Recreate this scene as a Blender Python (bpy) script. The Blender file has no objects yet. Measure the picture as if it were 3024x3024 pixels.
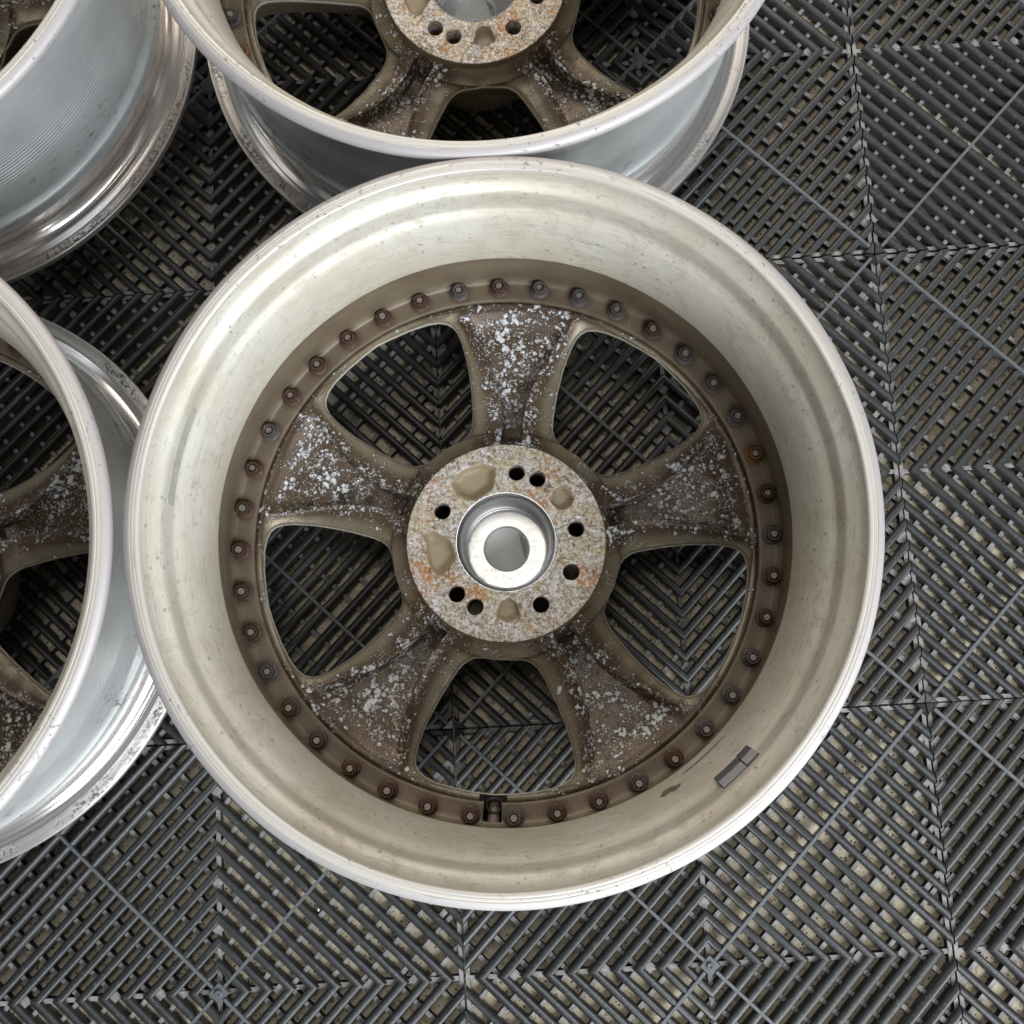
import bpy, bmesh, math, random
from mathutils import Matrix, Vector
random.seed(7)
PI = math.pi
D = bpy.data
scene = bpy.context.scene
COL = scene.collection

# ------------------------------------------------------------------ camera
CAM_R = (2.98973648, -0.08272367, -0.00470019)          # world -> camera axis-angle (x right, y down, z forward)
CAM_P = (-0.34142229, 0.04718826, 0.8880771)
ang = math.sqrt(sum(a * a for a in CAM_R))
Rm = Matrix.Rotation(ang, 3, Vector(CAM_R).normalized())
right, down, fwd = Rm[0], Rm[1], Rm[2]
cam_d = D.cameras.new("camera"); cam = D.objects.new("camera", cam_d); COL.objects.link(cam)
m = Matrix((right, -down, -fwd)).transposed().to_4x4(); m.translation = Vector(CAM_P)
cam.matrix_world = m
cam_d.sensor_width = 36; cam_d.lens = 3054.927 / 3024 * 36
cam_d.clip_start = 0.02; cam_d.clip_end = 100
scene.camera = cam

# ------------------------------------------------------------------ world and lamps
world = D.worlds.new("World"); scene.world = world; world.use_nodes = True
bg = world.node_tree.nodes["Background"]
bg.inputs[0].default_value = (0.80, 0.86, 0.95, 1); bg.inputs[1].default_value = 0.045

def area(name, loc, target, sx, sy, power, col):
    l = D.lights.new(name, 'AREA'); l.shape = 'RECTANGLE'; l.size = sx; l.size_y = sy
    l.energy = power; l.color = col
    o = D.objects.new(name, l); COL.objects.link(o); o.location = loc
    o.rotation_euler = (Vector(target) - Vector(loc)).to_track_quat('-Z', 'Y').to_euler()
    return o
# open roller door on the near side of the workshop, and the ceiling lights
area("door_daylight", (0.85, -1.80, 1.55), (-0.2, 0.0, 0.1), 2.8, 1.7, 150, (0.93, 0.97, 1.0))
area("ceiling_light", (-0.5, 0.75, 2.9), (-0.4, 0.4, 0), 0.9, 0.8, 12, (1.0, 0.96, 0.90))
area("workshop_fill", (-0.2, 2.5, 1.55), (-0.3, 0.1, 0.1), 3.0, 1.1, 46, (1.0, 0.91, 0.80))  # unseen fill lamp, added to lift and warm the barrel's dark inner wall

scene.view_settings.view_transform = 'Standard'
scene.view_settings.look = 'None'
scene.view_settings.exposure = 0.0
scene.view_settings.gamma = 1.0

# ------------------------------------------------------------------ node helpers
class NT:
    def __init__(s, name):
        s.m = D.materials.new(name); s.m.use_nodes = True
        s.t = s.m.node_tree; s.n = s.t.nodes; s.b = s.n["Principled BSDF"]
        s.tc = s.n.new("ShaderNodeTexCoord")
    def link(s, a, b): s.t.links.new(a, b)
    def put(s, sock, v):
        if hasattr(v, 'links'): s.link(v, sock)
        elif isinstance(v, (tuple, list)) and len(v) == 3 and sock.type == 'RGBA': sock.default_value = (*v, 1)
        else: sock.default_value = v
    def obj(s): return s.tc.outputs['Object']
    def pos(s):
        return s.n.new("ShaderNodeNewGeometry").outputs['Position']
    def rnd(s):
        return s.n.new("ShaderNodeObjectInfo").outputs['Random']
    def math(s, op, a, b=0.0, c=None, clamp=False):
        n = s.n.new("ShaderNodeMath"); n.operation = op; n.use_clamp = clamp
        s.put(n.inputs[0], a); s.put(n.inputs[1], b)
        if c is not None: s.put(n.inputs[2], c)
        return n.outputs[0]
    def vmath(s, op, a, b):
        n = s.n.new("ShaderNodeVectorMath"); n.operation = op
        s.put(n.inputs[0], a); s.put(n.inputs[1], b)
        return n.outputs[0]
    def noise(s, vec, scale, detail=3, rough=0.55, dist=0.0):
        n = s.n.new("ShaderNodeTexNoise"); s.link(vec, n.inputs['Vector'])
        n.inputs['Scale'].default_value = scale; n.inputs['Detail'].default_value = detail
        n.inputs['Roughness'].default_value = rough; n.inputs['Distortion'].default_value = dist
        return n.outputs['Fac']
    def voro(s, vec, scale, rand=1.0, feat='F1'):
        n = s.n.new("ShaderNodeTexVoronoi"); s.link(vec, n.inputs['Vector']); n.feature = feat
        n.inputs['Scale'].default_value = scale; n.inputs['Randomness'].default_value = rand
        return n.outputs['Distance']
    def ramp(s, v, lo, hi, smooth=True):
        n = s.n.new("ShaderNodeMapRange"); n.interpolation_type = 'SMOOTHSTEP' if smooth else 'LINEAR'
        s.put(n.inputs['Value'], v); s.put(n.inputs['From Min'], lo); s.put(n.inputs['From Max'], hi)
        return n.outputs[0]
    def mix(s, f, a, b):
        n = s.n.new("ShaderNodeMix"); n.data_type = 'RGBA'
        s.put(n.inputs[0], f); s.put(n.inputs[6], a); s.put(n.inputs[7], b)
        return n.outputs[2]
    def fmix(s, f, a, b):
        n = s.n.new("ShaderNodeMix"); n.data_type = 'FLOAT'
        s.put(n.inputs[0], f); s.put(n.inputs[2], a); s.put(n.inputs[3], b)
        return n.outputs[0]
    def xyz(s, v):
        n = s.n.new("ShaderNodeSeparateXYZ"); s.link(v, n.inputs[0]); return n.outputs
    def comb(s, x, y, z):
        n = s.n.new("ShaderNodeCombineXYZ"); s.put(n.inputs[0], x); s.put(n.inputs[1], y); s.put(n.inputs[2], z)
        return n.outputs[0]
    def attr(s, name):
        n = s.n.new("ShaderNodeAttribute"); n.attribute_name = name; return n.outputs['Fac']
    def bump(s, h, strength, dist, prev=None):
        n = s.n.new("ShaderNodeBump"); s.put(n.inputs['Strength'], strength)
        n.inputs['Distance'].default_value = dist; s.link(h, n.inputs['Height'])
        if prev is not None: s.link(prev, n.inputs['Normal'])
        return n.outputs[0]
    def polar(s):
        x, y, z = s.xyz(s.obj())
        r = s.math('SQRT', s.math('ADD', s.math('MULTIPLY', x, x), s.math('MULTIPLY', y, y)))
        return x, y, z, r
    def streak(s, k_lo, k_hi):
        """stretched round the axle: fine across the profile, long round the rim"""
        x, y, z, r = s.polar()
        q = s.math('ADD', s.math('MULTIPLY', z, k_hi), s.math('MULTIPLY', r, k_hi * 1.13))
        return s.comb(s.math('MULTIPLY', x, k_lo), s.math('MULTIPLY', y, k_lo), q)
    def done(s, base, rough, metal=0.0, normal=None, spec=None):
        s.put(s.b.inputs['Base Color'], base); s.put(s.b.inputs['Roughness'], rough)
        s.put(s.b.inputs['Metallic'], metal)
        if normal is not None: s.link(normal, s.b.inputs['Normal'])
        if spec is not None: s.put(s.b.inputs['Specular IOR Level'], spec)
        return s.m

def mat_barrel_inner():
    t = NT("silver_barrel_stained"); P = t.pos()
    st = t.noise(t.streak(14, 420), 1.0, 4, 0.6)
    big = t.noise(P, 9, 4, 0.6)
    base = t.mix(t.ramp(big, 0.35, 0.7), (0.70, 0.685, 0.62), (0.58, 0.53, 0.44))
    z_ = t.xyz(t.obj())[2]
    dust = t.ramp(t.math('ADD', z_, t.math('MULTIPLY', t.math('SUBTRACT', t.noise(P, 30, 4, 0.6), 0.5), 0.05)), 0.205, 0.160)
    base = t.mix(t.math('MULTIPLY', dust, 0.40), base, (0.46, 0.40, 0.30))
    base = t.mix(t.math('MULTIPLY', t.ramp(st, 0.45, 0.72), 0.30), base, (0.42, 0.39, 0.32))
    spot = t.ramp(t.math('ADD', t.voro(P, 115), t.math('MULTIPLY', t.noise(P, 420, 2), 0.35)), 0.36, 0.27)
    where = t.ramp(t.noise(P, 28, 2), 0.38, 0.58)
    spot = t.math('MULTIPLY', spot, where)
    base = t.mix(t.math('MULTIPLY', spot, 0.75), base, (0.27, 0.255, 0.20))
    fine = t.ramp(t.noise(P, 520, 3, 0.6), 0.63, 0.72)
    base = t.mix(t.math('MULTIPLY', fine, 0.6), base, (0.22, 0.21, 0.17))
    bl = t.ramp(t.noise(P, 55, 5, 0.72, 0.6), 0.50, 0.66)
    base = t.mix(t.math('MULTIPLY', bl, 0.42), base, (0.36, 0.34, 0.28))
    q = t.ramp(t.noise(t.streak(60, 260), 1.0, 5, 0.72), 0.57, 0.66)
    base = t.mix(t.math('MULTIPLY', q, 0.45), base, (0.27, 0.25, 0.20))
    sc = t.ramp(t.noise(t.vmath('MULTIPLY', P, (1.0, 3.2, 1.0)), 95, 2, 0.5, 2.5), 0.735, 0.76)
    base = t.mix(t.math('MULTIPLY', sc, 0.6), base, (0.16, 0.15, 0.13))
    rough = t.math('ADD', t.fmix(bl, 0.36, 0.52), t.math('MULTIPLY', spot, 0.12))
    nb = t.bump(st, 0.10, 0.0006); nb = t.bump(t.noise(P, 160, 4), 0.10, 0.0006, nb)
    return t.done(base, t.math('ADD', rough, 0.08), 0.28, nb)

def mat_lip():
    t = NT("machined_lip_aluminium"); P = t.pos()
    x, y, z, r = t.polar()
    st = t.noise(t.streak(6, 900), 1.0, 3, 0.6)
    base = t.mix(t.ramp(st, 0.3, 0.7), (0.56, 0.535, 0.49), (0.72, 0.70, 0.655))
    wob = t.math('ADD', r, t.math('MULTIPLY', t.math('SUBTRACT', t.noise(P, 120, 4, 0.7), 0.5), 0.0022))
    outer = t.ramp(wob, 0.2343, 0.2352)
    base = t.mix(t.math('MULTIPLY', outer, 0.85), base, (0.50, 0.475, 0.485))
    nick = t.ramp(t.noise(P, 230, 4, 0.65, 0.5), 0.60, 0.66)
    nick = t.math('MULTIPLY', nick, t.ramp(t.noise(P, 22, 3), 0.46, 0.60))
    base = t.mix(t.math('MULTIPLY', nick, 0.75), base, (0.26, 0.22, 0.20))
    scr = t.ramp(t.noise(t.streak(30, 520), 1.0, 2, 0.5), 0.64, 0.71)
    base = t.mix(t.math('MULTIPLY', scr, 0.5), base, (0.40, 0.34, 0.31))
    nb = t.bump(st, 0.22, 0.0005); nb = t.bump(nick, 0.6, -0.0007, nb)
    return t.done(base, t.math('ADD', t.fmix(st, 0.42, 0.56), t.math('MULTIPLY', outer, 0.08)), 0.35, nb)

def mat_barrel_outer():
    t = NT("turned_barrel_outside"); P = t.pos()
    x, y, z, r = t.polar()
    w = t.math('SINE', t.math('MULTIPLY', z, 2 * PI / 0.0028))
    zone = t.math('MULTIPLY', t.ramp(z, 0.128, 0.142), t.ramp(z, 0.198, 0.186))
    st = t.noise(t.streak(10, 600), 1.0, 3, 0.6)
    base = t.mix(t.ramp(t.noise(P, 12, 4, 0.6), 0.35, 0.7), (0.70, 0.725, 0.73), (0.55, 0.565, 0.57))
    spk = t.ramp(t.noise(P, 330, 3, 0.6), 0.66, 0.74)
    base = t.mix(t.math('MULTIPLY', spk, 0.35), base, (0.2, 0.19, 0.17))
    grime = t.math('MULTIPLY', t.ramp(t.noise(t.streak(90, 220), 1.0, 5, 0.75), 0.53, 0.66), t.math('MULTIPLY', t.ramp(z, 0.135, 0.115), t.ramp(t.noise(P, 14, 3), 0.42, 0.6)))
    base = t.mix(t.math('MULTIPLY', grime, 0.8), base, (0.10, 0.095, 0.085))
    nb = t.bump(t.math('MULTIPLY', w, zone), 0.36, 0.0009)
    nb = t.bump(st, 0.15, 0.0005, nb)
    return t.done(base, t.fmix(st, 0.30, 0.46), 0.55, nb)

def mat_front_lip():
    t = NT("polished_front_lip_corroded"); P = t.pos()
    x, y, z, r = t.polar()
    st = t.noise(t.streak(5, 760), 1.0, 4, 0.65)
    base = t.mix(t.ramp(st, 0.35, 0.65), (0.84, 0.83, 0.82), (0.60, 0.57, 0.55))
    warm = t.ramp(t.noise(P, 7, 2), 0.50, 0.66)
    base = t.mix(t.math('MULTIPLY', warm, 0.3), base, (0.66, 0.46, 0.32))
    edge = t.ramp(r, 0.2285, 0.2325)
    pit = t.math('MULTIPLY', t.math('MULTIPLY', t.ramp(t.noise(P, 330, 4, 0.7), 0.50, 0.55), t.math('MULTIPLY', edge, t.ramp(t.noise(P, 17, 3), 0.46, 0.56))), t.ramp(r, 0.2385, 0.2365))
    base = t.mix(t.math('MULTIPLY', pit, 0.92), base, (0.04, 0.036, 0.034))
    base = t.mix(t.math('MULTIPLY', edge, 0.25), base, (0.55, 0.54, 0.53))
    nb = t.bump(st, 0.10, 0.0005); nb = t.bump(pit, 0.6, -0.0008, nb)
    return t.done(base, t.math('ADD', t.fmix(st, 0.12, 0.26), t.math('MULTIPLY', edge, 0.2)), 0.80, nb)

def mat_disc():
    t = NT("brown_corroded_centre"); P = t.pos(); c = t.attr('corr')
    big = t.noise(P, 26, 4, 0.65)
    base = t.mix(t.ramp(big, 0.3, 0.72), (0.118, 0.080, 0.048), (0.062, 0.036, 0.022))
    base = t.mix(t.math('MULTIPLY', t.math('SUBTRACT', 1.0, t.ramp(c, 0.05, 0.6)), 0.9), base, (0.31, 0.27, 0.19))
    grain = t.noise(P, 900, 4, 0.7)
    base = t.mix(t.math('MULTIPLY', t.ramp(grain, 0.42, 0.7), 0.40), base, (0.09, 0.065, 0.045))
    wp = t.n.new("ShaderNodeTexNoise"); t.link(P, wp.inputs['Vector']); wp.inputs['Scale'].default_value = 520; wp.inputs['Detail'].default_value = 3
    Pw = t.vmath('ADD', P, t.vmath('MULTIPLY', t.vmath('SUBTRACT', wp.outputs['Color'], (.5, .5, .5)), (.0046, .0046, .0046)))
    clus = t.noise(P, 52, 3, 0.6)
    vd = t.voro(Pw, 215); vd2 = t.voro(t.vmath('ADD', Pw, (2.3, .7, .2)), 480)
    thr = t.math('ADD', t.fmix(c, 0.10, 0.42), t.math('MULTIPLY', t.math('SUBTRACT', clus, 0.5), 1.6))
    fa = t.ramp(t.math('ADD', t.math('SUBTRACT', thr, vd), t.math('MULTIPLY', t.math('SUBTRACT', t.noise(P, 900, 3, 0.7), 0.5), 0.5)), -0.02, 0.20)
    thr2 = t.math('ADD', t.fmix(c, 0.06, 0.38), t.math('MULTIPLY', t.math('SUBTRACT', t.noise(P, 110, 3), 0.5), 1.2))
    fb = t.ramp(t.math('SUBTRACT', thr2, vd2), 0.0, 0.10)
    flake = t.math('MAXIMUM', fa, t.math('MULTIPLY', fb, 0.8))
    f2 = t.noise(P, 560, 4, 0.65, 0.4)
    th2 = t.fmix(c, 0.70, 0.57)
    small = t.ramp(f2, th2, t.math('ADD', th2, 0.05))
    small = t.math('MULTIPLY', small, t.ramp(t.noise(P, 75, 2), 0.42, 0.56))
    base = t.mix(t.math('MULTIPLY', small, 0.75), base, (0.58, 0.47, 0.37))
    fc = t.mix(t.ramp(t.noise(P, 560, 4, 0.7), 0.36, 0.64), (0.48, 0.50, 0.54), (0.96, 0.98, 1.0))
    base = t.mix(t.math('MULTIPLY', flake, 0.93), base, fc)
    ring = t.math('MULTIPLY', t.ramp(t.math('SUBTRACT', thr, vd), -0.16, -0.02), t.math('SUBTRACT', 1.0, flake))
    base = t.mix(t.math('MULTIPLY', ring, 0.35), base, (0.06, 0.045, 0.035))
    rough = t.math('ADD', 0.33, t.math('MULTIPLY', flake, 0.3))
    h = t.math('ADD', t.math('MULTIPLY', flake, 1.0), t.math('MULTIPLY', small, 0.35))
    nb = t.bump(h, 0.75, 0.0011); nb = t.bump(grain, 0.28, 0.0005, nb)
    return t.done(base, rough, t.math('MULTIPLY', t.math('SUBTRACT', 1.0, flake), 0.30), nb)

def mat_flange():
    t = NT("brown_stained_flange"); P = t.pos()
    x, y, z, r = t.polar()
    big = t.noise(P, 22, 5, 0.65)
    base = t.mix(t.ramp(big, 0.3, 0.75), (0.205, 0.165, 0.115), (0.135, 0.100, 0.067))
    st = t.noise(t.streak(20, 300), 1.0, 3, 0.6)
    base = t.mix(t.math('MULTIPLY', t.ramp(st, 0.5, 0.75), 0.3), base, (0.12, 0.09, 0.065))
    fl = t.ramp(t.noise(P, 360, 4, 0.6, 0.6), 0.705, 0.745)
    side = t.ramp(x, -0.05, 0.16)
    fl = t.math('MULTIPLY', fl, t.ramp(t.noise(P, 34, 2), t.fmix(side, 0.52, 0.40), t.fmix(side, 0.62, 0.52)))
    base = t.mix(fl, base, (0.84, 0.87, 0.9))
    # rust bled on to the metal round every nut
    at = t.math('MULTIPLY', t.math('ARCTAN2', y, x), 180 / PI)
    fr = t.math('FRACT', t.math('ADD', t.math('DIVIDE', t.math('SUBTRACT', at, 88.5), 9.0), 100.5))
    dx = t.math('MULTIPLY', t.math('SUBTRACT', fr, 0.5), 9.0 * PI / 180 * 0.2064)
    dr = t.math('SUBTRACT', r, 0.2064)
    dd = t.math('SQRT', t.math('ADD', t.math('MULTIPLY', dx, dx), t.math('MULTIPLY', dr, dr)))
    dd = t.math('ADD', dd, t.math('MULTIPLY', t.math('SUBTRACT', t.noise(P, 160, 4, 0.7), 0.5), 0.012))
    halo = t.math('MULTIPLY', t.math('MULTIPLY', t.ramp(dd, 0.0125, 0.0085), t.ramp(z, 0.0960, 0.0925)), 0.45)
    base = t.mix(halo, base, t.mix(t.ramp(t.noise(P, 12, 2), 0.4, 0.6), (0.055, 0.040, 0.030), (0.10, 0.050, 0.025)))
    nb = t.bump(fl, 0.7, 0.001); nb = t.bump(t.noise(P, 240, 4), 0.15, 0.0006, nb)
    return t.done(base, t.math('ADD', t.fmix(big, 0.38, 0.52), t.math('MULTIPLY', fl, 0.3)), 0.12, nb)

def mat_pad():
    t = NT("corroded_mounting_face"); P = t.pos()
    a = t.noise(P, 330, 5, 0.7, 0.5); b = t.noise(P, 45, 4, 0.65); c2 = t.noise(t.vmath('ADD', P, (3.1, 1.7, 0.4)), 30, 3, 0.6)
    base = t.mix(t.ramp(a, 0.40, 0.60), (0.30, 0.23, 0.16), (0.70, 0.66, 0.60))
    base = t.mix(t.math('MULTIPLY', t.ramp(b, 0.47, 0.60), 0.38), base, (0.60, 0.48, 0.27))
    base = t.mix(t.math('MULTIPLY', t.ramp(c2, 0.52, 0.64), t.ramp(a, 0.66, 0.42)), base, (0.46, 0.20, 0.05))
    dk = t.ramp(t.noise(t.vmath('ADD', P, (1.1, 0.7, 5.4)), 430, 5, 0.75), 0.54, 0.62)
    base = t.mix(t.math('MULTIPLY', dk, 0.85), base, (0.075, 0.05, 0.03))
    wh = t.math('MULTIPLY', t.ramp(t.noise(t.vmath('ADD', P, (9.1, 2.7, 1.4)), 300, 5, 0.7), 0.53, 0.61), t.ramp(t.noise(t.vmath('ADD', P, (.1, 6.7, 1.4)), 55, 3), 0.40, 0.56))
    base = t.mix(t.math('MULTIPLY', wh, 0.9), base, (0.92, 0.92, 0.95))
    pa = t.ramp(t.noise(t.vmath('ADD', P, (5.5, 1.2, 3.3)), 85, 4, 0.7), 0.50, 0.62)
    base = t.mix(t.math('MULTIPLY', pa, t.math('MULTIPLY', t.ramp(a, 0.35, 0.6), 0.75)), base, (0.78, 0.77, 0.81))
    pb = t.ramp(t.noise(t.vmath('ADD', P, (2.5, 8.2, 3.3)), 60, 5, 0.75), 0.55, 0.66)
    base = t.mix(t.math('MULTIPLY', pb, t.math('MULTIPLY', t.ramp(a, 0.62, 0.4), 0.8)), base, (0.13, 0.085, 0.045))
    h = t.math('ADD', a, wh)
    return t.done(base, 0.42, 0.40, t.bump(h, 0.65, 0.0009))

def simple(name, col, rough, metal=0.0, ns=200, nstr=0.2, var=0.35, dist=0.0006):
    t = NT(name); P = t.pos(); n = t.noise(P, ns, 4, 0.65)
    dark = tuple(c * (1 - var) for c in col)
    return t.done(t.mix(n, dark, tuple(min(1, c * (1 + var * 0.6)) for c in col)), rough, metal, t.bump(n, nstr, dist))

def mat_nut():
    t = NT("rusted_nut"); P = t.pos(); rn = t.rnd()
    n = t.noise(P, 650, 4, 0.7)
    rust = t.mix(n, (0.045, 0.024, 0.018), (0.125, 0.068, 0.048))
    orange = t.mix(n, (0.11, 0.045, 0.015), (0.27, 0.13, 0.045))
    grey = t.mix(n, (0.045, 0.038, 0.036), (0.15, 0.13, 0.125))
    base = t.mix(t.ramp(rn, 0.60, 0.66), rust, grey)
    base = t.mix(t.ramp(rn, 0.96, 0.97), base, orange)
    wh = t.math('MULTIPLY', t.ramp(t.noise(P, 900, 3), 0.64, 0.70), 0.5)
    base = t.mix(wh, base, (0.6, 0.58, 0.56))
    return t.done(base, 0.52, 0.25, t.bump(n, 0.7, 0.0007))

def mat_plastic():
    t = NT("black_ribbed_plastic"); P = t.pos()
    n = t.noise(P, 90, 5, 0.7); s = t.noise(P, 380, 4, 0.7, 0.8)
    base = t.mix(n, (0.016, 0.017, 0.018), (0.048, 0.050, 0.052))
    sc = t.math('MULTIPLY', t.ramp(s, 0.56, 0.70), t.ramp(t.noise(P, 35, 2), 0.36, 0.62))
    base = t.mix(t.math('MULTIPLY', sc, 0.65), base, (0.20, 0.205, 0.205))
    return t.done(base, t.fmix(n, 0.33, 0.50), 0.0, t.bump(s, 0.34, 0.0008), 0.62)

def mat_dusty():
    t = NT("dusty_lower_lattice"); P = t.pos()
    n = t.noise(P, 260, 4, 0.7)
    base = t.mix(t.ramp(n, 0.3, 0.7), (0.17, 0.165, 0.16), (0.33, 0.32, 0.315))
    d = t.ramp(t.noise(P, 45, 3), 0.52, 0.68)
    base = t.mix(t.math('MULTIPLY', d, 0.6), base, (0.19, 0.165, 0.13))
    g = t.n.new("ShaderNodeNewGeometry"); nz = t.xyz(g.outputs['True Normal'])[2]
    base = t.mix(t.ramp(nz, 0.3, 0.8), (0.030, 0.030, 0.030), base)     # dust lies on upward faces only
    return t.done(base, 0.7, 0.0, t.bump(n, 0.3, 0.0005))

def mat_concrete():
    t = NT("pitted_concrete"); P = t.pos()
    n = t.noise(P, 110, 5, 0.7); b = t.noise(P, 14, 3)
    base = t.mix(t.ramp(n, 0.3, 0.7), (0.62, 0.52, 0.36), (0.86, 0.78, 0.60))
    base = t.mix(t.math('MULTIPLY', t.ramp(b, 0.45, 0.65), 0.4), base, (0.38, 0.32, 0.26))
    pit = t.ramp(t.math('ADD', t.voro(P, 240), t.math('MULTIPLY', t.noise(P, 420, 4, 0.7), 0.7)), 0.60, 0.52)
    pit = t.math('MULTIPLY', pit, t.ramp(t.noise(P, 40, 2), 0.36, 0.5))
    base = t.mix(t.math('MULTIPLY', pit, 0.93), base, (0.045, 0.034, 0.026))
    d = t.ramp(t.noise(t.vmath('ADD', P, (4, 2, 1)), 75, 4, 0.7, 0.6), 0.56, 0.64)
    base = t.mix(t.math('MULTIPLY', d, 0.6), base, (0.17, 0.125, 0.095))
    return t.done(base, 0.75, 0.0, t.bump(t.math('SUBTRACT', n, pit), 0.6, 0.0012))

M = dict(inner=mat_barrel_inner(), lip=mat_lip(), outer=mat_barrel_outer(), front=mat_front_lip(),
         disc=mat_disc(), flange=mat_flange(), pad=mat_pad(), nut=mat_nut(), plastic=mat_plastic(),
         dusty=mat_dusty(), concrete=mat_concrete(),
         edge=simple("pale_window_edge", (0.80, 0.76, 0.66), 0.35, 0.5),  # paler material on the window chamfers
         pocket=simple("tan_painted_pocket", (0.36, 0.29, 0.19), 0.48, 0.05, 90, 0.12, 0.25),
         stud=simple("stud_end", (0.40, 0.35, 0.31), 0.45, 0.55, 500, 0.2),
         chrome=simple("chrome_ring", (0.58, 0.585, 0.61), 0.24, 0.95, 260, 0.2, 0.3),
         cap=simple("bright_cap_back", (0.84, 0.83, 0.80), 0.30, 0.70, 120, 0.5, 0.35),
         sticker=simple("grey_cap_disc", (0.80, 0.82, 0.77), 0.6, 0.0, 140, 0.10, 0.22),
         weight=simple("grey_lead_weight", (0.135, 0.135, 0.15), 0.42, 0.3, 120, 0.1, 0.2),
         weight_edge=simple("lit_weight_edge", (0.36, 0.36, 0.39), 0.45, 0.2, 300, 0.3, 0.3),  # lighter colour paints in the light on the weight's upper outer bevel
         rubber=simple("black_rubber", (0.02, 0.02, 0.02), 0.35, 0.0, 200, 0.1),
         boss=simple("boss_plastic", (0.125, 0.135, 0.145), 0.45, 0.0, 200, 0.15, 0.25),
         tape=simple("old_adhesive_pad", (0.40, 0.40, 0.34), 0.6, 0.05, 160, 0.8, 0.4),
         glue=simple("brown_adhesive_residue", (0.16, 0.12, 0.09), 0.6, 0.05, 400, 0.5, 0.35),
         valve=simple("brown_valve_stem", (0.17, 0.12, 0.095), 0.5, 0.0, 300, 0.2),
         flake=simple("white_paint_flake", (0.85, 0.86, 0.86), 0.5, 0.0, 300, 0.2, 0.1))

# ------------------------------------------------------------------ mesh helpers
def mesh_obj(name, verts, faces, mats, parent=None, smooth=30, idx=None):
    me = D.meshes.new(name); me.from_pydata([tuple(v) for v in verts], [], faces)
    for mm in (mats if isinstance(mats, (list, tuple)) else [mats]): me.materials.append(mm)
    if idx: me.polygons.foreach_set('material_index', idx)
    bm = bmesh.new(); bm.from_mesh(me); bmesh.ops.recalc_face_normals(bm, faces=bm.faces); bm.to_mesh(me); bm.free()
    me.polygons.foreach_set('use_smooth', [True] * len(me.polygons))
    if smooth: me.set_sharp_from_angle(angle=math.radians(smooth))
    o = D.objects.new(name, me); COL.objects.link(o)
    if parent is not None: o.parent = parent
    return o

def empty(name, loc, label, cat, group=None, rz=0.0):
    o = D.objects.new(name, None); COL.objects.link(o); o.empty_display_size = 0.05
    o.location = loc; o.rotation_euler = (0, 0, rz)
    o['label'] = label; o['category'] = cat
    if group: o['group'] = group
    return o

def copy_tree(o, parent=None):
    c = o.copy(); COL.objects.link(c)
    if parent is not None: c.parent = parent
    for ch in list(o.children): copy_tree(ch, c)
    return c

def chaikin(p, n=2):
    for _ in range(n):
        q = [p[0]]
        for a, b in zip(p[:-1], p[1:]):
            q.append((a[0] * .75 + b[0] * .25, a[1] * .75 + b[1] * .25))
            q.append((a[0] * .25 + b[0] * .75, a[1] * .25 + b[1] * .75))
        q.append(p[-1]); p = q
    return p

def lathe(name, prof, mats, parent, seg=288, matf=None, skip=None, smooth=40, wob=None):
    n = len(prof); V = []; F = []; I = []
    for j in range(seg):
        a = 2 * PI * j / seg
        for (r, z) in prof:
            rr = r + (wob(r, z, a) if wob else 0)
            V.append((rr * math.cos(a), rr * math.sin(a), z))
    for j in range(seg):
        k = (j + 1) % seg
        for i in range(n - 1):
            if skip and skip((j + .5) * 360 / seg, (prof[i][0] + prof[i + 1][0]) / 2, (prof[i][1] + prof[i + 1][1]) / 2): continue
            F.append((j * n + i, k * n + i, k * n + i + 1, j * n + i + 1))
            I.append(matf((prof[i][0] + prof[i + 1][0]) / 2, (prof[i][1] + prof[i + 1][1]) / 2, i) if matf else 0)
    return mesh_obj(name, V, F, mats, parent, smooth, I)

def box(V, F, x0, x1, y0, y1, z0, z1, rot=0.0, org=(0, 0)):
    b = len(V); c, s = math.cos(rot), math.sin(rot)
    for z in (z0, z1):
        for (x, y) in ((x0, y0), (x1, y0), (x1, y1), (x0, y1)):
            V.append((org[0] + x * c - y * s, org[1] + x * s + y * c, z))
    F += [(b, b + 3, b + 2, b + 1), (b + 4, b + 5, b + 6, b + 7), (b, b + 1, b + 5, b + 4), (b + 1, b + 2, b + 6, b + 5),
          (b + 2, b + 3, b + 7, b + 6), (b + 3, b, b + 4, b + 7)]

# ------------------------------------------------------------------ floor under the mat
FZ = -0.0138
V = []; F = []
n = 40
for i in range(n + 1):
    for j in range(n + 1):
        V.append((-4.3 + 8 * i / n, -4 + 8 * j / n, FZ))
for i in range(n):
    for j in range(n):
        F.append((i * (n + 1) + j, (i + 1) * (n + 1) + j, (i + 1) * (n + 1) + j + 1, i * (n + 1) + j + 1))
fl = mesh_obj('floor', V, F, M['concrete']); fl['kind'] = 'structure'

# ------------------------------------------------------------------ ribbed mat tile (0.4 m square)
H = 0.2; GAP = 0.0006; RW = 0.0034
def rib_section():
    s = []
    for k in range(7):
        a = PI * k / 6
        s.append((RW * math.cos(a), -RW + RW * math.sin(a)))
    return [(RW, -0.0105)] + s + [(-RW, -0.0105)]
SEC = rib_section()

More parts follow.
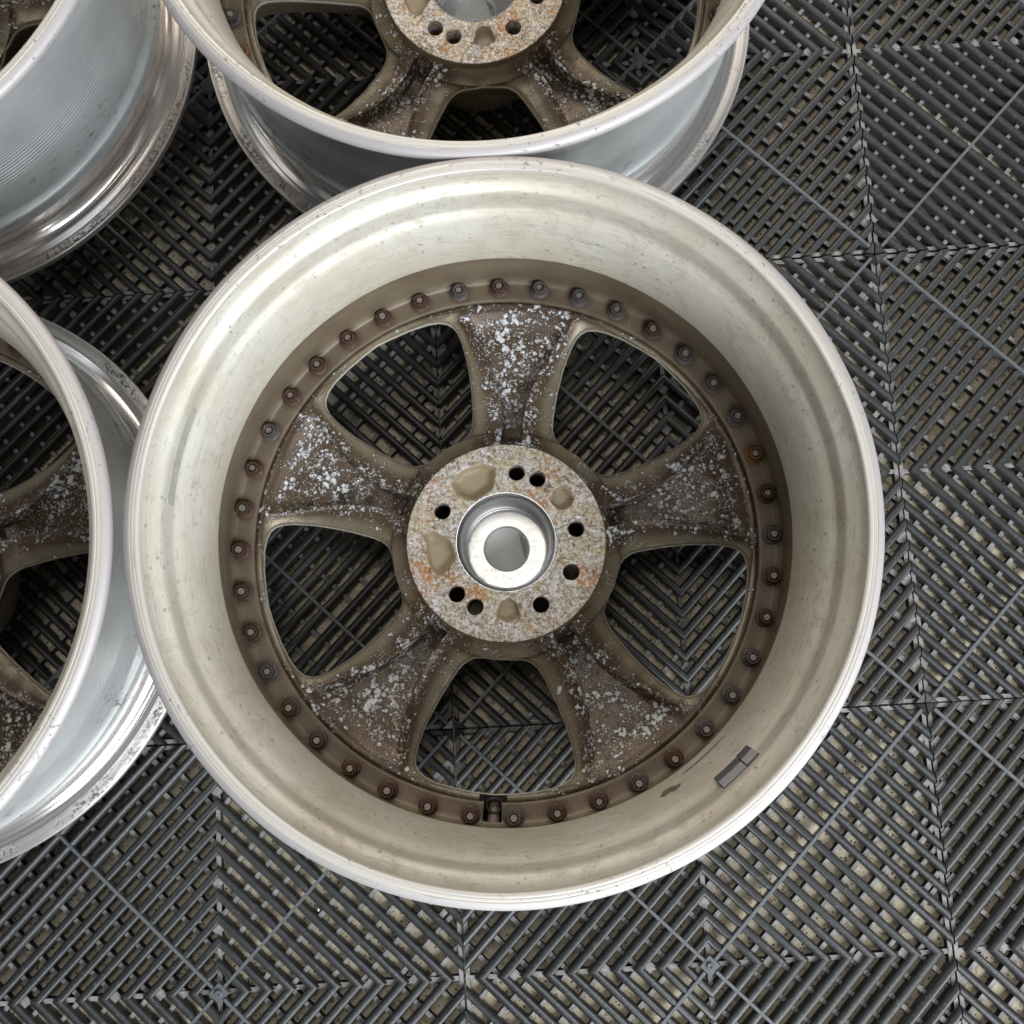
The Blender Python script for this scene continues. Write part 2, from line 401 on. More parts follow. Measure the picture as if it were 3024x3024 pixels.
def rib_chain(V, F, pts, closed):
    """pts: corner points of a 45-degree rib; section mitred at each"""
    n = len(pts); m_ = len(SEC); b = len(V)
    for i, p in enumerate(pts):
        p = Vector(p)
        d0 = (p - Vector(pts[i - 1])).normalized() if (closed or i > 0) else None
        d1 = (Vector(pts[(i + 1) % n]) - p).normalized() if (closed or i < n - 1) else None
        if d0 is None: d0 = d1
        if d1 is None: d1 = d0
        n0 = Vector((-d0.y, d0.x)); n1 = Vector((-d1.y, d1.x)); mm = (n0 + n1).normalized(); mm = mm / mm.dot(n0)
        for (o_, z) in SEC:
            q = p + mm * o_
            V.append([q.x, q.y, z])
    for i in range(n if closed else n - 1):
        j = (i + 1) % n
        for k in range(m_ - 1):
            F.append((b + i * m_ + k, b + j * m_ + k, b + j * m_ + k + 1, b + i * m_ + k + 1))

def end_trim(V, b):
    """cut rib ends flush with the tile border"""
    for v in V[b:]:
        v[0] = max(-H + GAP, min(H - GAP, v[0])); v[1] = max(-H + GAP, min(H - GAP, v[1]))

C_IN = [0.0213 + 0.01843 * k for k in range(10)]
C_OUT = [0.4 - (0.0265 + 0.01823 * k) for k in range(10)]

def chev_pts(c, q):
    sx, sy = q
    a = c - H
    return [(sx * a, sy * (H + 0.0)), (sx * H, sy * a)]

tile = empty('mat_tile', (0, 0, 0), 'x', 'mat tile', 'black ribbed mat tiles')
def bake_ribs():
    out = []
    for c in C_IN:
        V = []; F = []
        rib_chain(V, F, [(c, 0), (0, c), (-c, 0), (0, -c)], True)
        out.append((V, F, 'rib'))
    for q in ((1, 1), (-1, 1), (-1, -1), (1, -1)):
        for c in C_OUT:
            V = []; F = []
            p = chev_pts(c, q); d = (Vector(p[1]) - Vector(p[0])).normalized()
            # extend past the border, then shear the end faces onto it
            ext = 0.0
            n_ = Vector((-d.y, d.x)); m_ = len(SEC)
            for (e, base) in ((0, p[0]), (1, p[1])):
                for (o_, z) in SEC:
                    pt = Vector(base) + n_ * o_
                    if e == 0:   # slide along d until y hits the border
                        t_ = (q[1] * (H - GAP - max(0, -z - .002) * 0.12) - pt.y) / d.y
                    else:
                        t_ = (q[0] * (H - GAP - max(0, -z - .002) * 0.12) - pt.x) / d.x
                    pt = pt + d * t_
                    V.append([pt.x, pt.y, z])
            for k in range(m_ - 1): F.append((k, m_ + k, m_ + k + 1, k + 1))
            F.append(tuple(range(m_))); F.append(tuple(range(m_, 2 * m_)))
            out.append((V, F, 'rib'))
    return out
RIBS = bake_ribs()

def lattice():
    V = []; F = []
    zt, zb = -0.0066, -0.0135
    L = 2 * H
    # bars square to the ribs, quadrant by quadrant
    for q in ((1, 1), (-1, 1), (-1, -1), (1, -1)):
        dirv = Vector((q[0], q[1])).normalized(); nrm = Vector((-dirv.y, dirv.x))
        for k in range(-6, 7):
            if k == 0: continue
            off = 0.0202 * k
            o0 = nrm * off
            # clip line o0 + dirv*t to the quadrant square
            ts = []
            for ax in (0, 1):
                s = q[ax]
                a = (0.0 - o0[ax]) / dirv[ax]; b_ = (s * (H - 0.001) - o0[ax]) / dirv[ax]
                ts.append((min(a, b_), max(a, b_)))
            t0 = max(ts[0][0], ts[1][0]); t1 = min(ts[0][1], ts[1][1])
            if t1 - t0 < 0.012: continue
            c_ = o0 + dirv * (t0 + t1) / 2
            box(V, F, -(t1 - t0) / 2, (t1 - t0) / 2, -0.0018, 0.0018, zb, zt + 0.0003 * (k % 3), math.atan2(dirv.y, dirv.x), (c_.x, c_.y))
    # cross bars on the tile's own axes and the border rails
    w = 0.0019
    box(V, F, -H + .002, H - .002, -w, w, zb + .0005, zt + .0011)
    box(V, F, -w, w, -H + .002, H - .002, zb + .0008, zt + .0014)
    for s in (-1, 1):
        a, b_ = sorted((s * (H - 0.0008), s * (H - 0.0042)))
        box(V, F, a, b_, -H + .001, H - .001, zb + .001, zt + .0017)
        box(V, F, -H + .001, H - .001, a, b_, zb + .001, zt + .0019)
    # little square pads where bars and axes meet, and snap tabs by the border
    for c0, c1 in zip(C_IN[1::2], C_IN[2::2]):
        mid = (c0 + c1) / 2
        for (x, y) in ((mid, 0), (-mid, 0), (0, mid), (0, -mid)):
            if random.random() < 0.6:
                box(V, F, -.0045, .0045, -.0032, .0032, zb + .002, zt + .0021, PI / 4 * random.choice((1, -1)), (x, y))
    for s in (-1, 1):
        for k in range(4):
            p = 0.055 + 0.037 * k
            box(V, F, -.011, .011, -.0022, .0022, zb + .002, zt + .0023, PI / 4 * s, (s * p, -s * (H - .0115)))
            box(V, F, -.0045, .0045, -.0045, .0045, zb + .002, zt + .0025, PI / 4, (-s * (H - .0065), p * s))
            box(V, F, -.010, .010, -.0022, .0022, zb + .002, zt + .0022, -PI / 4 * s, (H - .0115, -s * p))
    return V, F

def braces():
    out = []
    for k in range(4):
        V = []; F = []
        box(V, F, 0.0065, H * math.sqrt(2) - 0.0075, -0.0013, 0.0013, -0.008, 0.0003 + 0.00005 * k, PI / 4 + k * PI / 2)
        out.append((V, F))
    return out

def boss():
    V = []; F = []
    r = 0.0088
    pts = [(r, 0), (0, r), (-r, 0), (0, -r)]
    b = 0
    for (sc, z) in ((1.08, -0.0132), (1.0, -0.0012), (0.93, -0.0004)):
        for p in pts: V.append((p[0] * sc, p[1] * sc, z))
    for l in range(2):
        for i in range(4):
            j = (i + 1) % 4; F.append((l * 4 + i, l * 4 + j, l * 4 + 4 + j, l * 4 + 4 + i))
    F.append((8, 9, 10, 11))
    return V, F
def knob():
    V = []; F = []; n_ = 20
    for (r, z) in ((0.0032, -0.0006), (0.0030, 0.0012), (0.0024, 0.0017), (0.0012, 0.0016), (0.0009, 0.0009)):
        for i in range(n_):
            a = 2 * PI * i / n_; V.append((r * math.cos(a), r * math.sin(a), z))
    for l in range(4):
        for i in range(n_):
            j = (i + 1) % n_; F.append((l * n_ + i, l * n_ + j, (l + 1) * n_ + j, (l + 1) * n_ + i))
    F.append(tuple(4 * n_ + i for i in range(n_)))
    return V, F
def corner_piece(q):
    # quarter of the ridged diamond that four tiles make together
    sx, sy = q; r = 0.0118; V = []; F = []
    cx, cy = sx * (H - GAP), sy * (H - GAP)
    def P(a, b, z): return (cx - sx * a, cy - sy * b, z)
    V = [P(0, 0, -.0050), P(r, 0, -.006), P(r * .72, 0, -.0012), P(r * .3, 0, -.0030), P(0, r, -.006), P(0, r * .72, -.0012), P(0, r * .3, -.0030),
         P(r, 0, -.013), P(0, r, -.013), P(0, 0, -.013)]
    F = [(1, 2, 5, 4), (2, 3, 6, 5), (3, 0, 6), (7, 1, 4, 8), (9, 0, 3, 2, 1, 7), (9, 8, 4, 5, 6, 0)]
    return V, F

LAT = lattice(); BR = braces(); BO = boss(); KN = knob()
for (V, F, nm) in RIBS: mesh_obj(nm, V, F, M['plastic'], tile, 35)
lo = mesh_obj('lower_lattice', LAT[0], LAT[1], M['dusty'], tile, 30); lo['kind'] = 'stuff'
for (V, F) in BR: mesh_obj('brace', V, F, M['boss'], tile, 30)
bo = mesh_obj('centre_boss', BO[0], BO[1], M['boss'], tile, 30)
mesh_obj('knob', KN[0], KN[1], M['boss'], bo, 40)
for q in ((1, 1), (-1, 1), (-1, -1), (1, -1)):
    V, F = corner_piece(q); mesh_obj('corner_piece', V, F, M['plastic'], tile, 20)

TL = {(-1, -1): 'black ribbed mat tile at the bottom centre, round boss showing below the whole wheel',
      (1, -1): 'black ribbed mat tile in the bottom right corner of the photo',
      (-3, -1): 'black ribbed mat tile in the bottom left corner, its boss below the left wheel',
      (1, 1): 'black ribbed mat tile on the right edge beside the middle wheel',
      (1, 3): 'black ribbed mat tile in the top right corner of the photo',
      (-1, 1): 'black ribbed mat tile under the middle wheel, seen through its right windows',
      (-3, 1): 'black ribbed mat tile at the left, mostly under the lower left wheel',
      (-1, 3): 'black ribbed mat tile under the top wheel, boss seen through its right window',
      (-3, 3): 'dark ribbed mat tile at the top left between the two upper wheels'}
first = True
for (u, v), lab in TL.items():
    o = tile if first else copy_tree(tile)
    first = False
    o.location = (u * 0.2 + random.uniform(-.0004, .0004), v * 0.2 + random.uniform(-.0004, .0004), 0)
    o['label'] = lab
# tiles that carry on outside the frame: one mesh each
JV = []; JF = []; JI = []
def app(V, F, mi):
    b = len(JV); JV.extend(V); JF.extend([tuple(i + b for i in f) for f in F]); JI.extend([mi] * len(F))
for (V, F, nm) in RIBS: app(V, F, 0)
app(LAT[0], LAT[1], 1)
for (V, F) in BR: app(V, F, 2)
app(BO[0], BO[1], 2); app(KN[0], KN[1], 2)
outer_tile = mesh_obj('mat_tile', JV, JF, [M['plastic'], M['dusty'], M['boss']], None, 30, JI)
first = True
for u in (-5, -3, -1, 1, 3):
    for v in (-3, -1, 1, 3, 5):
        if (u, v) in TL: continue
        o = outer_tile if first else outer_tile.copy()
        if not first: COL.objects.link(o)
        first = False
        o.location = (u * 0.2, v * 0.2, 0)
        o['label'] = 'black ribbed mat tile beyond the edge of the photo'; o['category'] = 'mat tile'
        o['group'] = 'ribbed mat tiles beyond the frame'

# ------------------------------------------------------------------ the wheel
def arc(a0, a1, n_): return [a0 + (a1 - a0) * i / (n_ - 1) for i in range(n_)]
VALVE = -95.7
def notch(ad, r, z):
    d = (ad - VALVE + 180) % 360 - 180
    return abs(d) < 2.15

W_TAB = [(.0775, 0), (.0785, 0), (.081, 0), (.084, 0), (.087, 0), (.0895, 0), (.08955, 4), (.0898, 8), (.0905, 11), (.0922, 13.5), (.095, 15.5),
         (.099, 17.2), (.105, 18.4), (.112, 19.3), (.121, 20.1), (.130, 20.7), (.140, 21.0), (.150, 21.2), (.160, 21.1), (.170, 20.8),
         (.178, 20.3), (.183, 19.5), (.1865, 18.3), (.189, 16.3), (.1903, 13.5), (.1908, 9), (.191, 4), (.1911, 0), (.1925, 0), (.1940, 0), (.1951, 0), (.1957, 0)]
H_TAB = [(.0775, 6.5), (.083, 6.2), (.095, 5.0), (.107, 4.9), (.118, 5.4), (.13, 6.7), (.142, 8.0), (.152, 9.5), (.162, 11), (.174, 12.3), (.182, 13.2), (.2, 14)]
Z_TAB = [(.0775, .0895), (.0795, .0872), (.084, .0845), (.09, .0820), (.10, .0795), (.11, .0782), (.13, .0775), (.15, .0785), (.17, .0810), (.183, .0840), (.190, .0872), (.1943, .0880), (.1957, .0868)]
D_TAB = [(.0775, 0), (.0815, .001), (.0840, .011), (.088, .0170), (.10, .0170), (.12, .0130), (.14, .009), (.16, .0075), (.172, .0060), (.180, .0035), (.187, .0006), (.2, 0)]
def tab(T, x):
    for (a, va), (b, vb) in zip(T[:-1], T[1:]):
        if x <= b: return va + (vb - va) * max(0, (x - a)) / (b - a)
    return T[-1][1]
def sst(x): x = max(0, min(1, x)); return x * x * (3 - 2 * x)

def make_disc(parent):
    rows = []
    for (r0, w0), (r1, w1) in zip(W_TAB[:-1], W_TAB[1:]):
        k = 2 if r1 - r0 > .004 else 1
        for i in range(k): rows.append((r0 + (r1 - r0) * i / k, w0 + (w1 - w0) * i / k))
    rows.append(W_TAB[-1])
    us = [0, .12, .25, .36, .41, .43, .45, .47, .485, .50, .515, .53, .56, .62, .70, .78, .86, .93, .97, 1.0]
    us = [-u for u in us[:0:-1]] + us
    n_ = len(us); V = []; F = []; C = []
    rnd = random.Random(3)
    for s in range(5):
        ph = 84 + 72 * s; b = len(V)
        for (R, w) in rows:
            half = 36 - w; hh = tab(H_TAB, R)
            for u in us:
                au = abs(u)
                a_ = hh * (au / .5) if au < .5 else hh + (half - hh) * ((au - .5) / .5)
                phi = math.radians(ph + math.copysign(a_, u) if u else ph)
                fl_ = max(0, (au - .5) / .5)
                open_ = min(1, w / 12)
                z = tab(Z_TAB, R) - open_ * .0035 * fl_ ** 1.6
                dep = tab(D_TAB, R)
                z -= dep * (1 - sst((au - .405) / .09))
                z += .0016 * math.exp(-((au - .515) / .035) ** 2) * min(1, dep / .006)
                z += .0004 * math.sin(R * 310 + s) * math.sin(phi * 21)
                if open_ > 0 and au > .999: z -= .0012
                V.append((R * math.cos(phi), R * math.sin(phi), z))
                c = .92 if au < .5 else .92 - .72 * sst((au - .5) / .40)
                if R < .092: c = max(c * .9, .30)
                if R > .183: c *= .62
                if au < .45 and R < .1: c *= .8
                C.append(max(0, min(1, c)))
        for i in range(len(rows) - 1):
            for j in range(n_ - 1):
                p = b + i * n_ + j
                ad = ph + (us[j] + us[j + 1]) / 2 * 36
                if rows[i][0] >= .1910 and notch(ad, rows[i][0], 0): continue
                F.append((p, p + 1, p + n_ + 1, p + n_))
    nf = len(F); 
    # window walls: from each sector's side edge down, chamfer first
    for s in range(5):
        nx = (s + 1) % 5; rn = len(rows)
        loop = []
        i0 = next(i for i, (R, w) in enumerate(rows) if w > 0) - 1
        i1 = max(i for i, (R, w) in enumerate(rows) if w > 0) + 1
        for i in range(i0, i1 + 1): loop.append(s * rn * n_ + i * n_ + n_ - 1)
        for i in range(i1, i0 - 1, -1): loop.append(nx * rn * n_ + i * n_)
        WL = len(loop)
        cen = math.radians(84 + 72 * s + 36); cx, cy = .14 * math.cos(cen), .14 * math.sin(cen)
        prev = loop
        for (ins, dz) in ((.0006, -.0007), (.0009, -.0018), (-.0010, -.0060), (-.0100, -.030)):
            cur = []
            for q in loop:
                x, y, z = V[q]; d = Vector((cx - x, cy - y)).normalized()
                cur.append(len(V)); V.append((x + d.x * ins, y + d.y * ins, z + dz)); C.append(.05)
            for i in range(len(loop)):
                j = (i + 1) % len(loop); F.append((prev[i], prev[j], cur[j], cur[i]))
            prev = cur
    I = [0] * nf + [0] * (len(F) - nf)
    for k in range(nf, len(F)): I[k] = 1 if ((k - nf) % (WL * 4)) < WL * 2 else 0
    o = mesh_obj('centre_disc', V, F, [M['disc'], M['edge']], parent, 0, I)
    me = o.data
    bm = bmesh.new(); bm.from_mesh(me); bmesh.ops.remove_doubles(bm, verts=bm.verts, dist=1e-5); bm.to_mesh(me); bm.free()
    # corrosion density follows position again after welding
    at = me.attributes.new('corr', 'FLOAT', 'POINT')
    key = {}
    for v, c in zip(V, C): key[(round(v[0], 4), round(v[1], 4), round(v[2], 4))] = c
    vals = []
    for v in me.vertices:
        vals.append(key.get((round(v.co.x, 4), round(v.co.y, 4), round(v.co.z, 4)), .4))
    at.data.foreach_set('value', vals)
    me.set_sharp_from_angle(angle=math.radians(50))
    return o

PZ = 0.0945
HOLES = [78.5, 60.8, 7.6, -28.0, -64.1, -118.6, -136.5, 150.9]
POCK = [[(.0631, 129.2), (.0661, 118.1), (.0643, 104.8), (.0592, 96.2), (.0533, 96.7), (.0431, 101.6), (.0414, 124.7), (.0536, 132.0)],
        [(.0624, 170.7), (.0576, 168.7), (.0435, 175.7), (.0406, -165.0), (.0574, -155.6), (.061, -162.8), (.0616, -174.1)],
        [(.0468, 39.7), (.0565, 44.3), (.062, 41.6), (.0631, 30.3), (.057, 26.2), (.0489, 27.7)],
        [(.0579, -100.5), (.0472, -98.1), (.0437, -91.0), (.0466, -84.1), (.0584, -82.4), (.062, -91.7)]]
def closed_chaikin(p, n_=3):
    for _ in range(n_):
        q = []
        for i in range(len(p)):
            a, b = p[i], p[(i + 1) % len(p)]
            q.append((a[0] * .75 + b[0] * .25, a[1] * .75 + b[1] * .25)); q.append((a[0] * .25 + b[0] * .75, a[1] * .25 + b[1] * .75))
        p = q
    return p
def circ(cx, cy, r, n_): return [(cx + r * math.cos(2 * PI * i / n_), cy + r * math.sin(2 * PI * i / n_)) for i in range(n_)]

def make_pad(parent):
    cu = D.curves.new('pad', 'CURVE'); cu.dimensions = '2D'; cu.fill_mode = 'BOTH'
    loops = [circ(0, 0, .0770, 160), circ(0, 0, .0388, 96)]
    for a in HOLES: loops.append(circ(.0552 * math.cos(math.radians(a)), .0552 * math.sin(math.radians(a)), .0064, 28))
    pk = []
    for P_ in POCK:
        xy = [(r * math.cos(math.radians(a)), r * math.sin(math.radians(a))) for r, a in P_]
        cx = sum(p[0] for p in xy) / len(xy); cy = sum(p[1] for p in xy) / len(xy)
        xy = [(cx + (x - cx) * 1.06, cy + (y - cy) * 1.06) for x, y in xy]
        xy = closed_chaikin([q_ for A_, B_ in zip(xy, xy[1:] + xy[:1]) for q_ in (A_, ((A_[0] + B_[0]) / 2, (A_[1] + B_[1]) / 2))], 3); pk.append((xy, cx, cy)); loops.append(xy)
    for L in loops:
        sp = cu.splines.new('POLY'); sp.points.add(len(L) - 1)
        for p, c in zip(sp.points, L): p.co = (c[0], c[1], 0, 1)
        sp.use_cyclic_u = True
    cu.extrude = .009; cu.bevel_depth = .0006; cu.bevel_resolution = 1; cu.offset = -.0006
    tmp = D.objects.new('pad_tmp', cu); COL.objects.link(tmp)
    dg = bpy.context.evaluated_depsgraph_get()
    me = D.meshes.new_from_object(tmp.evaluated_get(dg)); D.objects.remove(tmp)
    for v in me.vertices: v.co.z += PZ - .0096
    me.materials.clear(); me.materials.append(M['pad']); me.name = 'mounting_face'
    o = D.objects.new('mounting_face', me); COL.objects.link(o); o.parent = parent
    for (xy, cx, cy) in pk:
        V = []; F = []; n_ = len(xy)
        for (s, z) in ((1.0, -.0003), (.96, -.0006), (.90, -.0016), (.80, -.0050), (.72, -.0062), (.3, -.0060)):
            for (x, y) in xy: V.append((cx + (x - cx) * s, cy + (y - cy) * s, PZ + z))
        for l in range(5):
            for i in range(n_):
                j = (i + 1) % n_; F.append((l * n_ + i, l * n_ + j, (l + 1) * n_ + j, (l + 1) * n_ + i))
        F.append(tuple(5 * n_ + i for i in range(n_)))
        mesh_obj('cast_pocket', V, F, M['pocket'], o, 60)
    # collar that drops to the spokes
    lathe('hub_collar', chaikin([(.0772, PZ - .0008), (.0778, PZ - .003), (.0778, .0900), (.0785, .0880), (.080, .0855)], 1), M['disc'], parent, 160)
    # bore: chrome chamfer, wall, cap seen from behind
    lathe('bore_ring', chaikin([(.0392, PZ - .0006), (.0386, PZ + .0004), (.0375, PZ - .0006), (.0358, PZ - .0028), (.0352, PZ - .006), (.0348, PZ - .0075), (.0346, PZ - .013), (.0343, PZ - .030), (.0340, PZ - .042)], 1), M['chrome'], parent, 128)
    cap = lathe('centre_cap', chaikin([(.0345, .0500), (.0342, .0485), (.0338, .0466), (.0332, .0458), (.0324, .0455), (.0240, .0452), (.0182, .0452), (.0178, .0450)], 1), M['cap'], parent, 96)
    V = [(0.0178 * math.cos(2 * PI * i / 64), 0.0178 * math.sin(2 * PI * i / 64), .0453) for i in range(64)]
    V += [(x * .94, y * .94, .0460) for x, y, z in V]
    F = [(i, (i + 1) % 64, 64 + (i + 1) % 64, 64 + i) for i in range(64)] + [tuple(range(64, 128))]
    st = mesh_obj('cap_disc', V, F, M['sticker'], cap, 40)
    V = []; F = []
    for i in range(17):
        a = math.radians(-42 + 84 * i / 16 + 10); V.append((.0166 * math.cos(a), .0166 * math.sin(a), .0464))
    F = [tuple(range(17))]
    mesh_obj('cap_mark', V, F, M['tape'], cap, 40)
    return o

def nut_mesh():
    V = []; F = []; n_ = 24
    def ringp(r, z, pt=False):
        b = len(V)
        for i in range(n_):
            a = 2 * PI * i / n_
            rr = r * (1 - (.07 if (pt and i % 2) else 0)) if pt != 'hex' else r * (math.cos(PI / 6) / math.cos((a % (PI / 3)) - PI / 6))
            V.append((rr * math.cos(a), rr * math.sin(a), z))
        return b
    R_ = [ringp(.0077, 0), ringp(.0077, .0012), ringp(.0070, .0020), ringp(.0059, .0024, 'hex'), ringp(.0057, .0066, 'hex'), ringp(.0050, .0076), ringp(.0036, .0077), ringp(.0031, .0068), ringp(.0030, .0045)]
    for a, b in zip(R_[:-1], R_[1:]):
        for i in range(n_):
            j = (i + 1) % n_; F.append((a + i, a + j, b + j, b + i))
    F.append(tuple(R_[-1] + i for i in range(n_)))
    return V, F
def stud_mesh():
    V = []; F = []; n_ = 16
    for (r, z) in ((.0027, 0), (.0027, .0044), (.0023, .0050)):
        for i in range(n_):
            a = 2 * PI * i / n_; V.append((r * math.cos(a), r * math.sin(a), z))
    for l in range(2):
        for i in range(n_):
            j = (i + 1) % n_; F.append((l * n_ + i, l * n_ + j, (l + 1) * n_ + j, (l + 1) * n_ + i))
    F.append(tuple(2 * n_ + i for i in range(n_)))
    return V, F

INSIDE = [(.2280, .2440), (.2272, .2412), (.2262, .2388), (.2244, .2362), (.2222, .2340), (.2204, .2322), (.2195, .2302), (.2189, .2265), (.2185, .2220), (.2184, .2180), (.2180, .2152), (.2160, .2122), (.2132, .2082), (.2108, .2020), (.2086, .1940), (.2068, .1850), (.2053, .1750), (.2043, .1660), (.2039, .1610), (.2040, .1590)]

def build_wheel():
    w = empty('wheel', (0, 0, 0), 'x', 'car wheel', 'used split-rim car wheels')
    # inner barrel: outside skin up from the ledge, over the lip, down inside to the flange
    outside = [(.2150, .0855), (.2193, .0860), (.2193, .0935), (.2193, .0965), (.2188, .0985), (.2172, .1005), (.2150, .1045), (.2152, .112), (.2135, .130), (.2112, .148), (.2108, .162),
               (.2135, .180), (.2185, .196), (.2222, .204), (.2238, .212), (.2240, .226), (.2245, .2335), (.2272, .2368), (.233, .2382), (.2375, .2388)]
    lip = [(.2375, .2388), (.2391, .2402), (.2397, .2425), (.2394, .2448), (.2382, .2466), (.2362, .2478), (.2344, .2484), (.2339, .2480), (.2336, .2485), (.2318, .2486), (.2316, .2482), (.2313, .2485), (.2296, .2484), (.2286, .2478), (.2281, .2466), (.2280, .2440)]
    inside = INSIDE
    wob = lambda r, z, a: .00018 * math.sin(3 * a + 40 * z) + .0001 * math.sin(11 * a)
    lathe('barrel', chaikin(outside, 2), M['outer'], w, 288, wob=wob)
    lathe('rear_lip', chaikin(lip, 1), M['lip'], w, 288, wob=wob)
    lathe('inner_barrel', chaikin(inside, 2), M['inner'], w, 288, wob=wob)
    fl_ = chaikin([(.2040, .1590), (.2046, .1565), (.2060, .1500), (.2090, .1280), (.2118, .1080), (.2130, .0985), (.2128, .0945), (.2108, .0918), (.2100, .0913)], 2) + \
        chaikin([(.2100, .0913), (.2096, .0910), (.2020, .0906), (.1968, .0906), (.1961, .0902), (.1959, .0892), (.1959, .083)], 1)
    flg = lathe('bolt_flange', fl_, M['flange'], w, 360, skip=lambda a, r, z: notch(a, r, z) and z < .0915, wob=None)
    make_disc(w)
    lathe('gap_ring', [(.1957, .0868), (.1957, .080), (.1959, .080)], M['rubber'], w, 180, skip=notch)
    make_pad(w)
    # front half of the rim, its polished flange near the mat
    front = [(.2175, .0860), (.2120, .0845), (.2112, .0800), (.2115, .0700), (.2140, .0635), (.2170, .0598), (.2198, .0574), (.2202, .0576), (.2240, .0556), (.2242, .0560), (.2290, .0545), (.2292, .0550), (.2350, .0552), (.2380, .0566), (.2394, .0572), (.2400, .0555), (.2399, .0510), (.2380, .0488), (.2330, .0470), (.2250, .0450), (.2180, .0440), (.2120, .0480), (.2060, .0600), (.2000, .0740), (.1975, .0790)]
    lathe('front_lip', chaikin(front, 2), M['front'], w, 288, wob=wob)
    lathe('hub_nose', chaikin([(.0700, .0860), (.0760, .0600), (.0740, .0200), (.0680, .0035), (.0620, .0012), (.0300, .0012), (.0010, .0012)], 2), M['disc'], w, 96)
    V, F = nut_mesh(); V2, F2 = stud_mesh(); nut0 = None
    for k in range(40):
        a = math.radians(88.5 + 9 * k)
        if nut0 is None:
            nut0 = mesh_obj('nut', V, F, M['nut'], w, 35); s = mesh_obj('stud', V2, F2, M['stud'], nut0, 35); o = nut0
        else:
            o = nut0.copy(); COL.objects.link(o); s = nut0.children[0].copy(); COL.objects.link(s); s.parent = o
        o.location = (.2064 * math.cos(a), .2064 * math.sin(a), .0905); o.rotation_euler = (0, 0, random.uniform(0, 6))
        deep = (k in (0, 1, 37, 38, 39, 2, 5, 6, 7, 8, 32)) or (k % 9 == 4)
        s.location = (0, 0, .0012 if deep else .0036)
        sc = random.uniform(.96, 1.05); o.scale = (sc, sc, random.uniform(.9, 1.05))
    # valve: stem lying in the notch, rubber ring round its foot
    a = math.radians(VALVE); ca, sa = math.cos(a), math.sin(a)
    V = []; F = []; n_ = 16
    rings = [(.2135, .0045), (.2100, .0046), (.2040, .0042), (.1985, .0040), (.1965, .0036)]
    for (R, r) in rings:
        for i in range(n_):
            t = 2 * PI * i / n_; lx = r * math.cos(t); lz = r * math.sin(t)
            V.append((R * ca - lx * sa, R * sa + lx * ca, .0800 + lz + (R - .2) * .5))
    for l in range(len(rings) - 1):
        for i in range(n_):
            j = (i + 1) % n_; F.append((l * n_ + i, l * n_ + j, (l + 1) * n_ + j, (l + 1) * n_ + i))
    F.append(tuple(range(n_))); F.append(tuple((len(rings) - 1) * n_ + i for i in range(n_)))
    vs = mesh_obj('valve_stem', V, F, M['valve'], w, 40)
    V = []; F = []; NR = 40
    for i in range(NR):
        t = 2 * PI * i / NR
        for k in range(8):
            q = 2 * PI * k / 8; rr = .0058 + .0010 * math.cos(q)
            lx, lr = rr * math.cos(t), rr * math.sin(t) * .9
            R = .1985 + lr
            V.append((R * ca - lx * sa, R * sa + lx * ca, .0865 + .0010 * math.sin(q)))
    for i in range(NR):
        for k in range(8):
            j = (i + 1) % NR; l = (k + 1) % 8; F.append((i * 8 + k, j * 8 + k, j * 8 + l, i * 8 + l))
    mesh_obj('rubber_ring', V, F, M['rubber'], vs, 0)
    # dark backing pocket behind the notch so that the cut has walls
    V = []; F = []
    for (R, zz) in ((.1915, .088), (.2125, .0905)):
        for d in (-2.2, 2.2):
            q = math.radians(VALVE + d)
            for z in (zz, .060): V.append((R * math.cos(q), R * math.sin(q), z))
    F = [(0, 1, 5, 4), (2, 3, 7, 6), (4, 5, 7, 6)]
    mesh_obj('valve_notch', V, F, M['flange'], w, 0)
    return w

wheel1 = build_wheel()
CENT = {1: (-.3464, .1446, 0), 2: (-.3475, .6225, 7.6), 3: (-.8325, .146, 7.2), 4: (-.833, .621, 4.0)}
wheels = {1: wheel1}
for k in (2, 3, 4): wheels[k] = copy_tree(wheel1)
LAB = {1: 'whole wheel in the centre, all five white-flecked brown spokes and its ring of nuts showing',
       2: 'wheel behind the whole one, its hub cut by the top edge of the photo',
       3: 'lower wheel at the left edge, brown spoke and bright ridged outside showing',
       4: 'wheel in the top left corner showing mostly its turned grey outside'}
for k, o in wheels.items():
    o.location = (CENT[k][0], CENT[k][1], 0.0); o.rotation_euler = (0, 0, math.radians(CENT[k][2])); o['label'] = LAB[k]

# ---- details that only the central wheel has
def arc_block(name, a0, a1, prof, mat, parent, n_=14, bend=None):
    """solid swept round the axle; prof = closed list of (R, z)"""
    V = []; F = []; m_ = len(prof)
    for i in range(n_):
        a = math.radians(a0 + (a1 - a0) * i / (n_ - 1))
        for (r, z) in prof:
            V.append((r * math.cos(a), r * math.sin(a), z))
    for i in range(n_ - 1):
        for k in range(m_):
            l = (k + 1) % m_; F.append((i * m_ + k, (i + 1) * m_ + k, (i + 1) * m_ + l, i * m_ + l))
    F.append(tuple(range(m_))); F.append(tuple((n_ - 1) * m_ + k for k in range(m_)))
    if isinstance(mat, list):
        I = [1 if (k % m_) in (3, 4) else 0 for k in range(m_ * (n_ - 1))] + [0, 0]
        return mesh_obj(name, V, F, mat, parent, 30, I)
    return mesh_obj(name, V, F, mat, parent, 30)
WP = [(.2170, .2095), (.2131, .2094), (.2129, .2106), (.2146, .2206), (.2156, .2222), (.2182, .2262), (.2198, .2256)]
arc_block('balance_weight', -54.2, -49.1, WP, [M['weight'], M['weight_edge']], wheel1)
WP2 = [(r - .0006, z + .0006) for r, z in WP]
arc_block('balance_weight', -48.9, -46.2, WP2, [M['weight'], M['weight_edge']], wheel1)
